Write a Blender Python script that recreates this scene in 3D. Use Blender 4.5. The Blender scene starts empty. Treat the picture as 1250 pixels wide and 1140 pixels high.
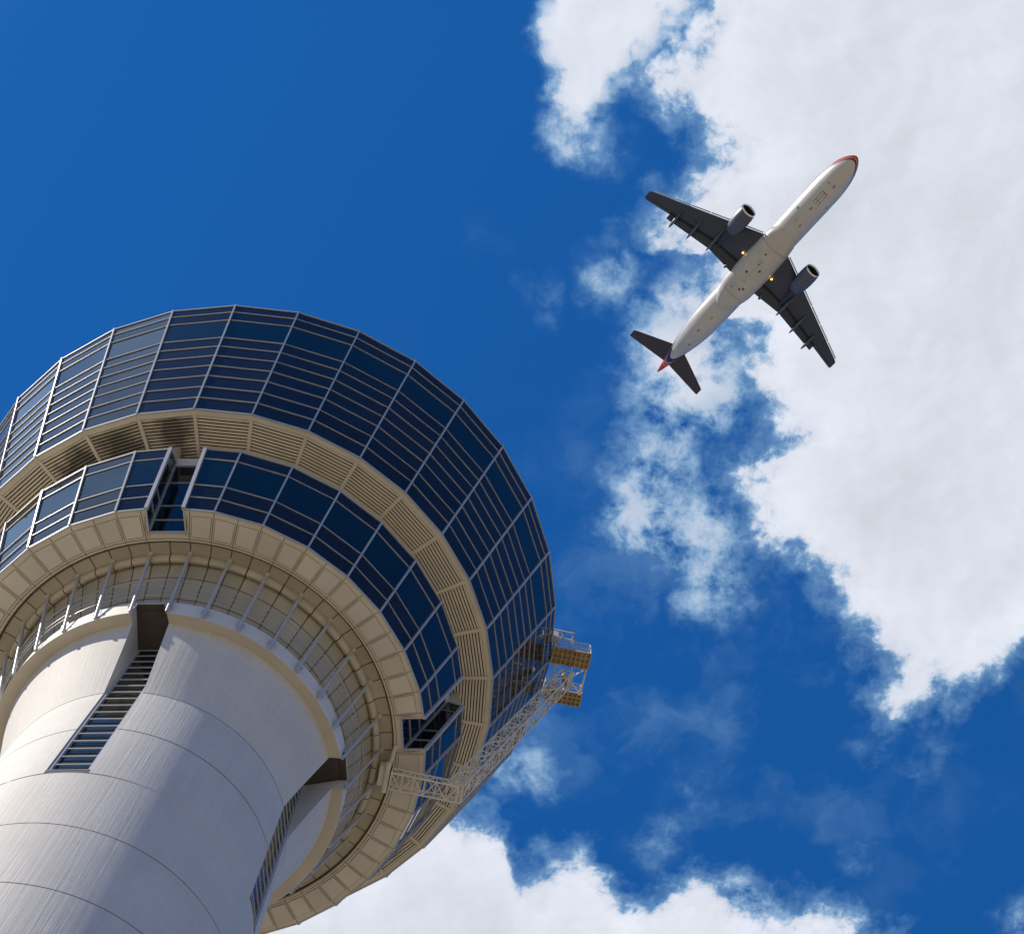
import bpy, bmesh, math, random
from mathutils import Vector, Matrix
random.seed(7)
R_ = math.radians
scene = bpy.context.scene

# ------------------------------------------------------------ camera
cam_d = bpy.data.cameras.new('camera'); cam_o = bpy.data.objects.new('camera', cam_d)
scene.collection.objects.link(cam_o); scene.camera = cam_o
cr = Vector((0.83862888, -0.53833145, -0.08307134)); cu = Vector((-0.47043429, -0.79268864, 0.38773226))
cf = cr.cross(cu) * -1
M3 = Matrix((cr, cu, -cf)).transposed()
cam_o.matrix_world = Matrix.Translation((0, 0, 1.7)) @ M3.to_4x4()
cam_d.sensor_width = 36; cam_d.lens = 1843.435 / 1250 * 36
cam_d.shift_x = -203.04 / 1250; cam_d.shift_y = 343.74 / 1250
cam_d.clip_end = 20000; cam_d.clip_start = 0.1

# ------------------------------------------------------------ light
SUN_AZ, SUN_EL = R_(181), R_(40)
SD = Vector((math.cos(SUN_EL) * math.cos(SUN_AZ), math.cos(SUN_EL) * math.sin(SUN_AZ), math.sin(SUN_EL)))
sun_d = bpy.data.lights.new('sun', 'SUN'); sun_d.energy = 4.8; sun_d.angle = R_(0.53); sun_d.color = (1, .90, .76)
sun_o = bpy.data.objects.new('sun', sun_d); scene.collection.objects.link(sun_o)
sun_o.location = SD * 300; sun_o.rotation_euler = SD.to_track_quat('Z', 'Y').to_euler()
scene.view_settings.view_transform = 'Standard'; scene.view_settings.look = 'None'
scene.view_settings.exposure = 0.3; scene.view_settings.gamma = 1

# ------------------------------------------------------------ sky with clouds (world)
world = bpy.data.worlds.new('World'); scene.world = world; world.use_nodes = True
WT = world.node_tree; WT.nodes.clear()
def wn(t, **k):
    n = WT.nodes.new(t)
    for a, b in k.items(): setattr(n, a, b)
    return n
def lk(a, b): WT.links.new(a, b)
def mth(op, a, b=None, c=None, clamp=False):
    n = wn('ShaderNodeMath', operation=op); n.use_clamp = clamp
    for i, v in enumerate((a, b, c)):
        if v is None: continue
        if isinstance(v, (int, float)): n.inputs[i].default_value = v
        else: lk(v, n.inputs[i])
    return n.outputs[0]
def vmth(op, a, b=None, scale=None):
    n = wn('ShaderNodeVectorMath', operation=op)
    for i, v in enumerate((a, b)):
        if v is None: continue
        if isinstance(v, (tuple, list)): n.inputs[i].default_value = v
        else: lk(v, n.inputs[i])
    if scale is not None: n.inputs['Scale'].default_value = scale
    return n
def wmap(v, a, b, c=0., d=1., smooth=True):
    n = wn('ShaderNodeMapRange'); n.interpolation_type = 'SMOOTHSTEP' if smooth else 'LINEAR'; n.clamp = True
    lk(v, n.inputs[0])
    for i, x in zip((1, 2, 3, 4), (a, b, c, d)): n.inputs[i].default_value = x
    return n.outputs[0]
def noise(vec, scale, detail, rough=.55, lac=2., off=(0, 0, 0)):
    n = wn('ShaderNodeTexNoise'); n.noise_dimensions = '3D'
    v = vmth('ADD', vec, off).outputs[0]
    lk(v, n.inputs['Vector']); n.inputs['Scale'].default_value = scale; n.inputs['Detail'].default_value = detail
    n.inputs['Roughness'].default_value = rough; n.inputs['Lacunarity'].default_value = lac
    return n.outputs['Fac']
tc = wn('ShaderNodeTexCoord'); sep = wn('ShaderNodeSeparateXYZ'); lk(tc.outputs['Generated'], sep.inputs[0])
zz = mth('MAXIMUM', sep.outputs[2], .03)
u0 = mth('DIVIDE', sep.outputs[0], zz); v0 = mth('DIVIDE', sep.outputs[1], zz)      # a level cloud deck overhead
S0 = mth('SUBTRACT', mth('MULTIPLY', u0, .838), mth('MULTIPLY', v0, .545))
T0 = mth('ADD', mth('MULTIPLY', u0, .545), mth('MULTIPLY', v0, .838))
cmb = wn('ShaderNodeCombineXYZ'); lk(S0, cmb.inputs[0]); lk(T0, cmb.inputs[1]); P0 = cmb.outputs[0]
# warp
def warp(vec, scale, amp, off, det=3):
    n = wn('ShaderNodeTexNoise'); n.noise_dimensions = '3D'; lk(vmth('ADD', vec, off).outputs[0], n.inputs['Vector'])
    n.inputs['Scale'].default_value = scale; n.inputs['Detail'].default_value = det; n.inputs['Roughness'].default_value = .6
    c = vmth('SUBTRACT', n.outputs['Color'], (.5, .5, .5)).outputs[0]
    return vmth('ADD', vec, vmth('MULTIPLY', c, (amp, amp, 0)).outputs[0]).outputs[0]
P1 = warp(warp(P0, 18, .042, (3, 1, 2)), 70, .018, (9, 4, 1), 5)
sp1 = wn('ShaderNodeSeparateXYZ'); lk(P1, sp1.inputs[0]); S1, T1 = sp1.outputs[0], sp1.outputs[1]
def curve(inp, pts, lo, hi, vlo, vhi):
    n = wn('ShaderNodeFloatCurve'); c = n.mapping.curves[0]
    pp = [((a - lo) / (hi - lo), (b - vlo) / (vhi - vlo)) for a, b in pts]
    pp = sorted(pp)
    n.mapping.use_clip = False
    c.points[0].location = pp[0]; c.points[-1].location = pp[-1]
    for p in pp[1:-1]: c.points.new(*p)
    n.mapping.update()
    x = mth('DIVIDE', mth('SUBTRACT', inp, lo), hi - lo, clamp=True)
    lk(x, n.inputs['Value'])
    return mth('ADD', mth('MULTIPLY', n.outputs[0], vhi - vlo), vlo)
BIG = [(0.1213, -0.0864), (0.1092, -0.069), (0.1004, -0.0603), (0.0944, -0.0471), (0.0885, -0.0337), (0.0785, -0.0225), (0.0794, -0.0088), (0.0883, 0.0074), (0.1035, 0.0178), (0.1066, 0.0334), (0.0943, 0.0414), (0.0851, 0.0499), (0.0746, 0.0668), (0.0797, 0.0781), (0.0984, 0.0818), (0.1006, 0.0968), (0.089, 0.1117), (0.0916, 0.1219), (0.1208, 0.1275), (0.1344, 0.1459), (0.1331, 0.1669), (0.146, 0.1886), (0.1558, 0.2078), (0.13, 0.2182), (0.1285, 0.2321), (0.1378, 0.2605), (0.1648, 0.2797), (0.1913, 0.3039), (0.2085, 0.3301), (0.2285, 0.3583), (0.236, 0.3897), (0.2491, 0.4093)]
LOW = [(0.2074, 0.4205), (0.2394, 0.3974), (0.2595, 0.3812), (0.2836, 0.3839), (0.3067, 0.3703), (0.3292, 0.3525), (0.3577, 0.3381)]
BOT = [(-0.2616, 0.55), (-0.1983, 0.51), (-0.1356, 0.485), (-0.1036, 0.470), (-0.0795, 0.4752), (-0.0592, 0.4821), (-0.0455, 0.5049), (-0.0284, 0.5261), (-0.0007, 0.5138), (0.0231, 0.5321), (0.0503, 0.5558), (0.0813, 0.5385), (0.1091, 0.5378), (0.128, 0.5598), (0.1627, 0.5709), (0.2132, 0.5685), (0.2298, 0.5852), (0.253, 0.601), (0.3065, 0.6261), (0.3359, 0.5837), (0.3535, 0.5487), (0.3767, 0.5357)]
BLOB = [(0.0480, -0.0680, 0.0300, 2.2), (0.0240, -0.0406, 0.0175, 1.8), (0.0651, -0.0633, 0.0200, 1.2), (0.0199, -0.0182, 0.0135, 1.3), (0.0398, -0.0226, 0.0145, .9), (0.0193, 0.0, 0.0150, 0.62), (0.0364, 0.016, 0.0170, 0.38), (0.0139, 0.0115, 0.0120, 0.5), (0.160, 0.575, 0.022, 0.7), (0.105, 0.552, 0.024, 0.8), (0.214, 0.602, 0.022, 0.7), (-0.0051, 0.1078, 0.0126, 0.32), (-0.0017, 0.128, 0.0077, 0.22), (0.0432, 0.091, 0.0164, 0.5), (0.0392, 0.1059, 0.0135, 0.4), (-0.0396, 0.0776, 0.0145, 0.15), (0.0942, 0.1503, 0.029, 0.8), (0.0726, 0.171, 0.0242, 0.6), (0.105, 0.1823, 0.0242, 0.75), (0.064, 0.2139, 0.0203, 0.55), (0.0663, 0.2501, 0.0290, 0.82), (0.0495, 0.2609, 0.0169, 0.5), (0.0997, 0.2824, 0.0240, 0.66), (0.1111, 0.315, 0.0193, 0.6), (0.0883, 0.3202, 0.0106, 0.35), (0.1164, 0.2486, 0.0217, 0.45), (0.0783, 0.1294, 0.0217, 0.75), (0.0916, 0.1042, 0.0145, 0.8), (-0.0048, 0.2343, 0.0174, 0.14), (0.0285, 0.2131, 0.0193, 0.12), (-0.0299, 0.4268, 0.0200, 0.42), (-0.0469, 0.4389, 0.0126, 0.4), (-0.016, 0.4434, 0.0145, 0.35), (0.0938, 0.456, 0.0222, 0.28), (0.0633, 0.4966, 0.0203, 0.42), (0.2161, 0.5154, 0.0174, 0.38), (0.2629, 0.439, 0.0266, 0.3), (0.2195, 0.421, 0.0145, 0.25), (0.1279, 0.5514, 0.0193, 0.5), (0.3515, 0.5772, 0.0193, 0.6), (0.1508, 0.2897, 0.0145, 0.3)]
fine = noise(P0, 34, 12, .62, 2.1, (5, 2, 0))            # billow detail
fine_c = mth('SUBTRACT', fine, .5)
fb = mth('SUBTRACT', S1, curve(T1, [(t, s) for s, t in BIG], -.0864, .4093, 0., .3))
fl = mth('SUBTRACT', curve(S1, LOW, .2074, .3577, .3, .45), T1)
big = mth('MINIMUM', fb, fl)
ft = mth('SUBTRACT', T1, curve(S1, BOT, -.2616, .3767, .45, .65))
# the large banks thin out beyond the view so that the sky elsewhere stays mostly open
lim = mth('SUBTRACT', .32, vmth('DISTANCE', P0, (.23, .17, 0)).outputs['Value'])
lim2 = mth('SUBTRACT', .27, vmth('DISTANCE', P0, (-.03, .66, 0)).outputs['Value'])
solid = mth('MAXIMUM', mth('MINIMUM', big, lim), mth('MINIMUM', ft, lim2))
edge = mth('ADD', mth('ADD', solid, mth('MULTIPLY', fine_c, .085)), mth('MULTIPLY', mth('SUBTRACT', noise(P1, 95, 8, .65, 2, (1, 1, 4)), .5), .03))
dens = mth('ADD', mth('MULTIPLY', wmap(edge, -.007, .012), .5), mth('MULTIPLY', wmap(edge, -.036, .030), .5))
acc = None
for s, t, r, a in BLOB:
    d = vmth('DISTANCE', P1, (s, t, 0)).outputs['Value']
    g = mth('MULTIPLY', wmap(d, 0, r * 2.15, 1, 0), a)
    acc = g if acc is None else mth('ADD', acc, g)
acc = mth('MINIMUM', acc, 2.6)
wisp = wmap(mth('ADD', mth('MULTIPLY', acc, .74), mth('MULTIPLY', mth('ADD', mth('MULTIPLY', fine_c, 3.2), mth('MULTIPLY', mth('SUBTRACT', noise(P1, 80, 8, .6, 2, (3, 9, 4)), .5), 1.3)), mth('MINIMUM', acc, 1.0))), .03, 1.15, 0, .95)
wisp = mth('MULTIPLY', wisp, wmap(acc, .9, 1.9, .70, 1.0))
# scattered fair-weather cloud in the rest of the sky
far_n = noise(P0, 1.7, 9, .6, 2.1, (11.3, 4.1, 0))
refl_patch = mth('MULTIPLY', wmap(vmth('DISTANCE', P0, (-.76, -.42, 0)).outputs['Value'], .28, .60, 1, 0), wmap(noise(P0, 5, 9, .6, 2, (7, 3, 0)), .38, .60, .50, 1.0))  # extra sky patch, placed where reflections from the left panes point
veil_m = wmap(vmth('DISTANCE', P0, (.10, .36, 0)).outputs['Value'], .05, .34, 1, 0)
veil = mth('MULTIPLY', mth('MULTIPLY', wmap(noise(P1, 11, 9, .58, 2, (2, 8, 0)), .46, .74, 0, .13), veil_m), 1.0)
away = wmap(vmth('DISTANCE', P0, (.03, .26, 0)).outputs['Value'], .62, .95)
far = mth('MULTIPLY', wmap(far_n, .58, .70, 0, .8), away)
cover = mth('MAXIMUM', mth('MAXIMUM', dens, wisp), mth('MAXIMUM', far, veil))
sky = wn('ShaderNodeTexSky', sky_type='NISHITA'); sky.sun_disc = False
sky.sun_elevation = SUN_EL; sky.sun_rotation = math.pi / 2 - SUN_AZ
sky.altitude = 300; sky.air_density = 1.0; sky.dust_density = .35; sky.ozone_density = 4.0
tint = wn('ShaderNodeMix', data_type='RGBA', blend_type='MULTIPLY'); tint.inputs[0].default_value = 1
gm = wn('ShaderNodeGamma'); gm.inputs[1].default_value = .6; lk(sky.outputs[0], gm.inputs[0])
lk(gm.outputs[0], tint.inputs[6]); tint.inputs[7].default_value = (.085, .63, 1.5, 1)      # deep polarised blue
cn = noise(P0, 7, 8, .55, 2.0, (1, 7, 0)); cn2 = noise(P0, 26, 7, .6, 2.0, (6, 6, 0))
lum = mth('ADD', mth('ADD', 5.15, mth('MULTIPLY', mth('SUBTRACT', cn, .5), 1.3)), mth('MULTIPLY', mth('SUBTRACT', cn2, .5), .7))
rel = mth('SUBTRACT', noise(P1, 15, 8, .58, 2, (4, 4, 0)), noise(vmth('ADD', P1, (-.012, -.006, 0)).outputs[0], 15, 8, .58, 2, (4, 4, 0)))  # relief: sunward shading put into the cloud brightness
lum = mth('ADD', lum, mth('MULTIPLY', rel, 2.0))
lum = mth('ADD', lum, wmap(solid, .0, .09, .55, -.10))
tn = wn('ShaderNodeMix', data_type='RGBA'); lk(wmap(cover, .05, .95, 0, 1), tn.inputs[0])
tn.inputs[6].default_value = (.62, 1.04, 1.28, 1); tn.inputs[7].default_value = (.935, .98, 1.085, 1)      # thin cloud lets the blue through
ccol = wn('ShaderNodeVectorMath', operation='SCALE'); lk(tn.outputs[2], ccol.inputs[0]); lk(lum, ccol.inputs['Scale'])
mx = wn('ShaderNodeMix', data_type='RGBA'); lk(cover, mx.inputs[0])
refl_mix = wn('ShaderNodeMix', data_type='RGBA'); lk(refl_patch, refl_mix.inputs[0]); lk(tint.outputs[2], refl_mix.inputs[6]); refl_mix.inputs[7].default_value = (3.4, 5.2, 8.4, 1)   # bright sunward patch, added for the left glass panes to mirror
lk(refl_mix.outputs[2], mx.inputs[6]); lk(ccol.outputs[0], mx.inputs[7])
bg = wn('ShaderNodeBackground'); bg.inputs[1].default_value = .12; lk(mx.outputs[2], bg.inputs[0])
wo = wn('ShaderNodeOutputWorld'); lk(bg.outputs[0], wo.inputs[0])

# ------------------------------------------------------------ materials
S = 12.0; AZ0 = 3.376045738; STEP = 2 * math.pi / 32
def mat(name, col, rough=.6, metal=0., spec=.5, ior=1.5, var=0., vscale=1.5, bump=0., bscale=8., coat=0., stretch=None, emit=None):
    m = bpy.data.materials.new(name); m.use_nodes = True; nt = m.node_tree; b = nt.nodes['Principled BSDF']
    b.inputs['Base Color'].default_value = (*col, 1); b.inputs['Roughness'].default_value = rough
    b.inputs['Metallic'].default_value = metal; b.inputs['IOR'].default_value = ior
    b.inputs['Specular IOR Level'].default_value = spec; b.inputs['Coat Weight'].default_value = coat
    t = nt.nodes.new('ShaderNodeTexCoord'); mp = nt.nodes.new('ShaderNodeMapping'); nt.links.new(t.outputs['Object'], mp.inputs[0])
    if stretch: mp.inputs['Scale'].default_value = stretch
    n = nt.nodes.new('ShaderNodeTexNoise'); n.inputs['Scale'].default_value = vscale; n.inputs['Detail'].default_value = 6
    nt.links.new(mp.outputs[0], n.inputs['Vector'])
    mr = nt.nodes.new('ShaderNodeMapRange'); mr.inputs[1].default_value = .3; mr.inputs[2].default_value = .7
    mr.inputs[3].default_value = 1 - var; mr.inputs[4].default_value = 1 + var; nt.links.new(n.outputs['Fac'], mr.inputs[0])
    sc = nt.nodes.new('ShaderNodeVectorMath'); sc.operation = 'SCALE'; sc.inputs[0].default_value = col
    nt.links.new(mr.outputs[0], sc.inputs['Scale']); nt.links.new(sc.outputs[0], b.inputs['Base Color'])
    if bump:
        n2 = nt.nodes.new('ShaderNodeTexNoise'); n2.inputs['Scale'].default_value = bscale; n2.inputs['Detail'].default_value = 5
        nt.links.new(mp.outputs[0], n2.inputs['Vector'])
        bp = nt.nodes.new('ShaderNodeBump'); bp.inputs['Strength'].default_value = 1; bp.inputs['Distance'].default_value = bump
        nt.links.new(n2.outputs['Fac'], bp.inputs['Height']); nt.links.new(bp.outputs[0], b.inputs['Normal'])
    if emit: b.inputs['Emission Color'].default_value = (*emit[0], 1); b.inputs['Emission Strength'].default_value = emit[1]
    return m
M_metal = mat('painted_aluminium', (.44, .45, .47), .38, .2, var=.06)
M_vision = mat('vision_glass', (.003, .010, .018), .025, 0, .5, 1.38, var=.3, vscale=.3)
M_spandrel = mat('spandrel_glass', (.011, .011, .017), .05, 0, .5, 1.30, var=.25, vscale=.3)
M_beige = mat('beige_cladding', (.58, .525, .42), .55, var=.09, vscale=.8, bump=.004, bscale=2)
M_panel = mat('beige_panel', (.58, .54, .465), .5, var=.08, vscale=.6, bump=.004, bscale=1.5)
M_panels = [M_panel] + [mat('beige_panel', tuple(v * f for v in (.58, .535, .45)), .5, var=.08, vscale=.6, bump=.004, bscale=1.5) for f in (.93, 1.05, .97)]
M_inner = [mat('shaded_neck_panel', tuple(v * f for v in (.40, .36, .27)), .55, var=.12, vscale=.6, bump=.006, bscale=1.5) for f in (.93, 1.0, 1.07)]  # greyer panels, with the neck's enclosed shade darkened into their colour
M_seam = mat('dark_joint_sealant', (.16, .13, .09), .8, var=.2)
M_joint = mat('grey_joint_sealant', (.24, .22, .20), .8, var=.2)
M_cove = mat('cream_cove', (.49, .44, .34), .55, var=.1, vscale=.8)
M_seam2 = mat('brown_joint', (.17, .13, .08), .8, var=.2)
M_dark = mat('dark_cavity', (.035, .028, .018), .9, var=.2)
M_slotdark = mat('brown_soffit_paint', (.055, .04, .032), .7, var=.2)
M_bars = mat('galvanised_bar', (.55, .55, .53), .45, .2, var=.08)
M_crane = mat('cream_lattice_paint', (.66, .61, .50), .5, var=.1)
M_basket = mat('ochre_tread_plate', (.34, .24, .11), .6, .1, var=.25, vscale=3)
M_joist = mat('ochre_joist', (.40, .30, .15), .6, .1, var=.2, vscale=3)
M_roof = mat('roof_membrane', (.35, .34, .32), .9, var=.1)

def concrete():
    m = bpy.data.materials.new('white_painted_concrete'); m.use_nodes = True; nt = m.node_tree; b = nt.nodes['Principled BSDF']
    L = nt.links.new; N = nt.nodes.new
    b.inputs['Roughness'].default_value = .72; b.inputs['Specular IOR Level'].default_value = .25
    tc = N('ShaderNodeTexCoord'); sp = N('ShaderNodeSeparateXYZ'); L(tc.outputs['Object'], sp.inputs[0])
    at = N('ShaderNodeMath'); at.operation = 'ARCTAN2'; L(sp.outputs[1], at.inputs[0]); L(sp.outputs[0], at.inputs[1])
    def comb(ka, kz):
        a = N('ShaderNodeMath'); a.operation = 'MULTIPLY'; a.inputs[1].default_value = ka; L(at.outputs[0], a.inputs[0])
        z = N('ShaderNodeMath'); z.operation = 'MULTIPLY'; z.inputs[1].default_value = kz; L(sp.outputs[2], z.inputs[0])
        c = N('ShaderNodeCombineXYZ'); L(a.outputs[0], c.inputs[0]); L(z.outputs[0], c.inputs[1]); return c.outputs[0]
    def nz(vec, s, d, r=.6):
        n = N('ShaderNodeTexNoise'); n.inputs['Scale'].default_value = s; n.inputs['Detail'].default_value = d
        n.inputs['Roughness'].default_value = r; L(vec, n.inputs['Vector']); return n.outputs['Fac']
    streak = nz(comb(55, .22), 1, 4); fine = nz(comb(200, .6), 1, 4); blotch = nz(tc.outputs['Object'], .45, 6)
    grain = nz(tc.outputs['Object'], 6, 5)
    def mr(v, a, b_, c, d):
        n = N('ShaderNodeMapRange'); L(v, n.inputs[0])
        for i, x in zip((1, 2, 3, 4), (a, b_, c, d)): n.inputs[i].default_value = x
        return n.outputs[0]
    def mul(a, b_):
        n = N('ShaderNodeMath'); n.operation = 'MULTIPLY'; L(a, n.inputs[0]); L(b_, n.inputs[1]); return n.outputs[0]
    sh = N('ShaderNodeMath'); sh.operation = 'ADD'; sh.inputs[1].default_value = 10 * math.pi - (AZ0 + STEP * 4 - .150) ; L(at.outputs[0], sh.inputs[0])
    md = N('ShaderNodeMath'); md.operation = 'MODULO'; md.inputs[1].default_value = math.pi / 2; L(sh.outputs[0], md.inputs[0])
    lt = N('ShaderNodeMath'); lt.operation = 'LESS_THAN'; lt.inputs[1].default_value = .0028; L(md.outputs[0], lt.inputs[0])
    lz = N('ShaderNodeMath'); lz.operation = 'LESS_THAN'; lz.inputs[1].default_value = 2.88 * S + 1.7; L(sp.outputs[2], lz.inputs[0])
    lm_ = mul(lt.outputs[0], lz.outputs[0]); seamf = mr(lm_, 0, 1, 1, .84)      # one cast joint below each slot
    blotch2 = nz(comb(5, .12), 1, 6)
    k = mul(mul(mul(mul(mr(blotch2, .3, .7, .95, 1.03), seamf), mr(streak, .3, .7, .96, 1.03)), mr(blotch, .3, .7, .94, 1.04)), mr(grain, .3, .7, .97, 1.03))
    sc = N('ShaderNodeVectorMath'); sc.operation = 'SCALE'; sc.inputs[0].default_value = (.585, .57, .54); L(k, sc.inputs['Scale'])
    L(sc.outputs[0], b.inputs['Base Color'])
    h = N('ShaderNodeMath'); h.operation = 'ADD'; L(mr(streak, 0, 1, 0, .010), h.inputs[0]); L(mr(fine, 0, 1, 0, .006), h.inputs[1])
    bp = N('ShaderNodeBump'); bp.inputs['Distance'].default_value = 1.0; bp.inputs['Strength'].default_value = 1
    L(h.outputs[0], bp.inputs['Height']); L(bp.outputs[0], b.inputs['Normal'])
    return m
M_conc = concrete()
M_fascia = mat('white_fascia_paint', (.66, .64, .61), .6, var=.05, vscale=.7)

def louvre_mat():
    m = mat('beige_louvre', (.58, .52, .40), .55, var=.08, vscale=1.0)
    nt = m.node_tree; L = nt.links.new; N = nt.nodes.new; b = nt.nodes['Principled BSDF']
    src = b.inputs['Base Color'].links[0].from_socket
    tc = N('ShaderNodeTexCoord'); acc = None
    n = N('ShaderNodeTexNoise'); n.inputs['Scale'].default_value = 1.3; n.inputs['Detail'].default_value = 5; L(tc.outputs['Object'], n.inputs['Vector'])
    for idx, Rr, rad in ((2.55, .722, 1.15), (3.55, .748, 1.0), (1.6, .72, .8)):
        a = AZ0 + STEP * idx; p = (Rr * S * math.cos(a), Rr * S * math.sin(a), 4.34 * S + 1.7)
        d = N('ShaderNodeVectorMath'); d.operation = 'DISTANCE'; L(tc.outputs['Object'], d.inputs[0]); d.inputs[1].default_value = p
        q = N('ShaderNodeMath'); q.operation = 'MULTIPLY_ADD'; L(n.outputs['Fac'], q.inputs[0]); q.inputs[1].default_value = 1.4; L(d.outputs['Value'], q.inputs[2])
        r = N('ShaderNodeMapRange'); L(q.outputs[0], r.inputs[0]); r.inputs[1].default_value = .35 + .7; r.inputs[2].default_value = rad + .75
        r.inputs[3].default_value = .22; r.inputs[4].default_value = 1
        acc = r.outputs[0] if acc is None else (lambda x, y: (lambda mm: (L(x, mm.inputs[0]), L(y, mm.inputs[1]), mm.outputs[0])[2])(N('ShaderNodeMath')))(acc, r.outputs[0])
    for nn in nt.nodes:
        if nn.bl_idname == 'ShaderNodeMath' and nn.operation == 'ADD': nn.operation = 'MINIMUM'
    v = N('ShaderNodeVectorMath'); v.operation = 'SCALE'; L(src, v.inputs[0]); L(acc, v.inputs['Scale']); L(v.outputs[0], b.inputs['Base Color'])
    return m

# ------------------------------------------------------------ mesh helpers
class MB:
    def __init__(s): s.v = []; s.f = []; s.m = []; s.mats = []
    def mi(s, m):
        if m not in s.mats: s.mats.append(m)
        return s.mats.index(m)
    def face(s, pts, m):
        k = len(s.v); s.v += [tuple(p) for p in pts]; s.f.append(tuple(range(k, k + len(pts)))); s.m.append(s.mi(m))
    def box8(s, c, m):       # c: 4 bottom + 4 top corners, same winding
        k = len(s.v); s.v += [tuple(p) for p in c]
        for f in ((3, 2, 1, 0), (4, 5, 6, 7), (0, 1, 5, 4), (1, 2, 6, 5), (2, 3, 7, 6), (3, 0, 4, 7)):
            s.f.append(tuple(k + i for i in f)); s.m.append(s.mi(m))
    def bar(s, p0, p1, n, w, d, m, off=0.):    # runs p0->p1, w across, from off to off+d along n
        p0, p1, n = Vector(p0), Vector(p1), Vector(n); t = (p1 - p0).normalized()
        n = (n - t * n.dot(t)).normalized(); x = t.cross(n) * (w / 2)
        a, b = n * off, n * (off + d)
        s.box8([p0 - x + a, p0 + x + a, p0 + x + b, p0 - x + b, p1 - x + a, p1 + x + a, p1 + x + b, p1 - x + b], m)
    def tube(s, pts, r, m, seg=8, cap=True, r2=None):
        pts = [Vector(p) for p in pts]; k = len(s.v); n = len(pts)
        closed = (pts[0] - pts[-1]).length < 1e-6
        for i, p in enumerate(pts):
            a = pts[max(i - 1, 0)] if not (closed and i == 0) else pts[-2]
            b = pts[min(i + 1, n - 1)] if not (closed and i == n - 1) else pts[1]
            t = (b - a).normalized(); up = Vector((0, 0, 1)) if abs(t.z) < .9 else Vector((1, 0, 0))
            x = t.cross(up).normalized(); y = x.cross(t)
            rr = r if r2 is None else r + (r2 - r) * i / (n - 1)
            for j in range(seg):
                q = 2 * math.pi * j / seg; s.v.append(tuple(p + x * math.cos(q) * rr + y * math.sin(q) * rr))
        for i in range(n - 1):
            for j in range(seg):
                j2 = (j + 1) % seg; s.f.append((k + i * seg + j, k + i * seg + j2, k + (i + 1) * seg + j2, k + (i + 1) * seg + j)); s.m.append(s.mi(m))
        if cap and not closed:
            s.f.append(tuple(k + j for j in range(seg))[::-1]); s.m.append(s.mi(m))
            s.f.append(tuple(k + (n - 1) * seg + j for j in range(seg))); s.m.append(s.mi(m))
    def build(s, name, parent=None, smooth=None, weld=0):
        me = bpy.data.meshes.new(name); me.from_pydata(s.v, [], s.f)
        for m in s.mats: me.materials.append(m)
        for p, i in zip(me.polygons, s.m): p.material_index = i
        if weld:
            bm = bmesh.new(); bm.from_mesh(me); bmesh.ops.remove_doubles(bm, verts=bm.verts, dist=weld); bm.to_mesh(me); bm.free()
        if smooth is not None:
            for p in me.polygons: p.use_smooth = True
            me.set_sharp_from_angle(angle=R_(smooth))
        o = bpy.data.objects.new(name, me); scene.collection.objects.link(o)
        if parent: o.parent = parent
        return o
def empty(name, loc, label, cat, group=None):
    o = bpy.data.objects.new(name, None); scene.collection.objects.link(o); o.location = loc; o.empty_display_size = 1
    o['label'] = label; o['category'] = cat
    if group: o['group'] = group
    return o
def lerp(a, b, t): return a + (b - a) * t

# ------------------------------------------------------------ tower frame of reference
S = 12.0; D = 1.8653906 * S
AZ0 = 3.376045738; STEP = 2 * math.pi / 32
GAPS = (4, 12, 20, 28)
R1, h1, R2, h2, R3, h3, R4, h4 = 1, 5.0609, .8054, 4.3406, .7226, 4.2232, .6354, 3.8987
def az(i): return AZ0 + STEP * i
def L(R, a, h): return Vector((R * S * math.cos(a), R * S * math.sin(a), h * S + 1.7))
def Lxy(x, t, a, h): # x outwards along azimuth a, t sideways
    return Vector(((x * math.cos(a) - t * math.sin(a)) * S, (x * math.sin(a) + t * math.cos(a)) * S, h * S + 1.7))
tower = empty('control_tower', (0, D, 0), 'tall white concrete airport control tower with a flared head of dark glass', 'control tower')
M_louvre = louvre_mat()

# ------------------------------------------------------------ shaft
WS = .0435          # half width of the window slots
JOINTS = [3.34, 3.12] + [2.881 - .2355 * k for k in range(13)]
def prof(h): return .341 + (.069 * ((h - 3.34) / .30) ** 1.06 if h > 3.34 else 0)     # straight shaft, then a cone
mb = MB()
HB = 2.885
hs = [-1.9 / S]
g = .0014
ev = sorted([j for j in JOINTS if j < HB - .01 and j > 0])
pr = [(.341, hs[0])]
for j in ev: pr += [(.341, j - g), (.341 - .0026, j - g * .6), (.341 - .0026, j + g * .6), (.341, j + g)]
pr += [(.341, 2.881 - g), (.341 - .0026, 2.881 - g * .6), (.341 - .0026, 2.881 + g * .6), (.341, HB)]
NA = 240
for i in range(NA):
    a0, a1 = 2 * math.pi * i / NA, 2 * math.pi * (i + 1) / NA
    for (r0, z0), (r1, z1) in zip(pr, pr[1:]): mb.face([L(r0, a0, z0), L(r0, a1, z0), L(r1, a1, z1), L(r1, a0, z1)], M_joint if z1 - z0 < .0025 else M_conc)
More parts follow.
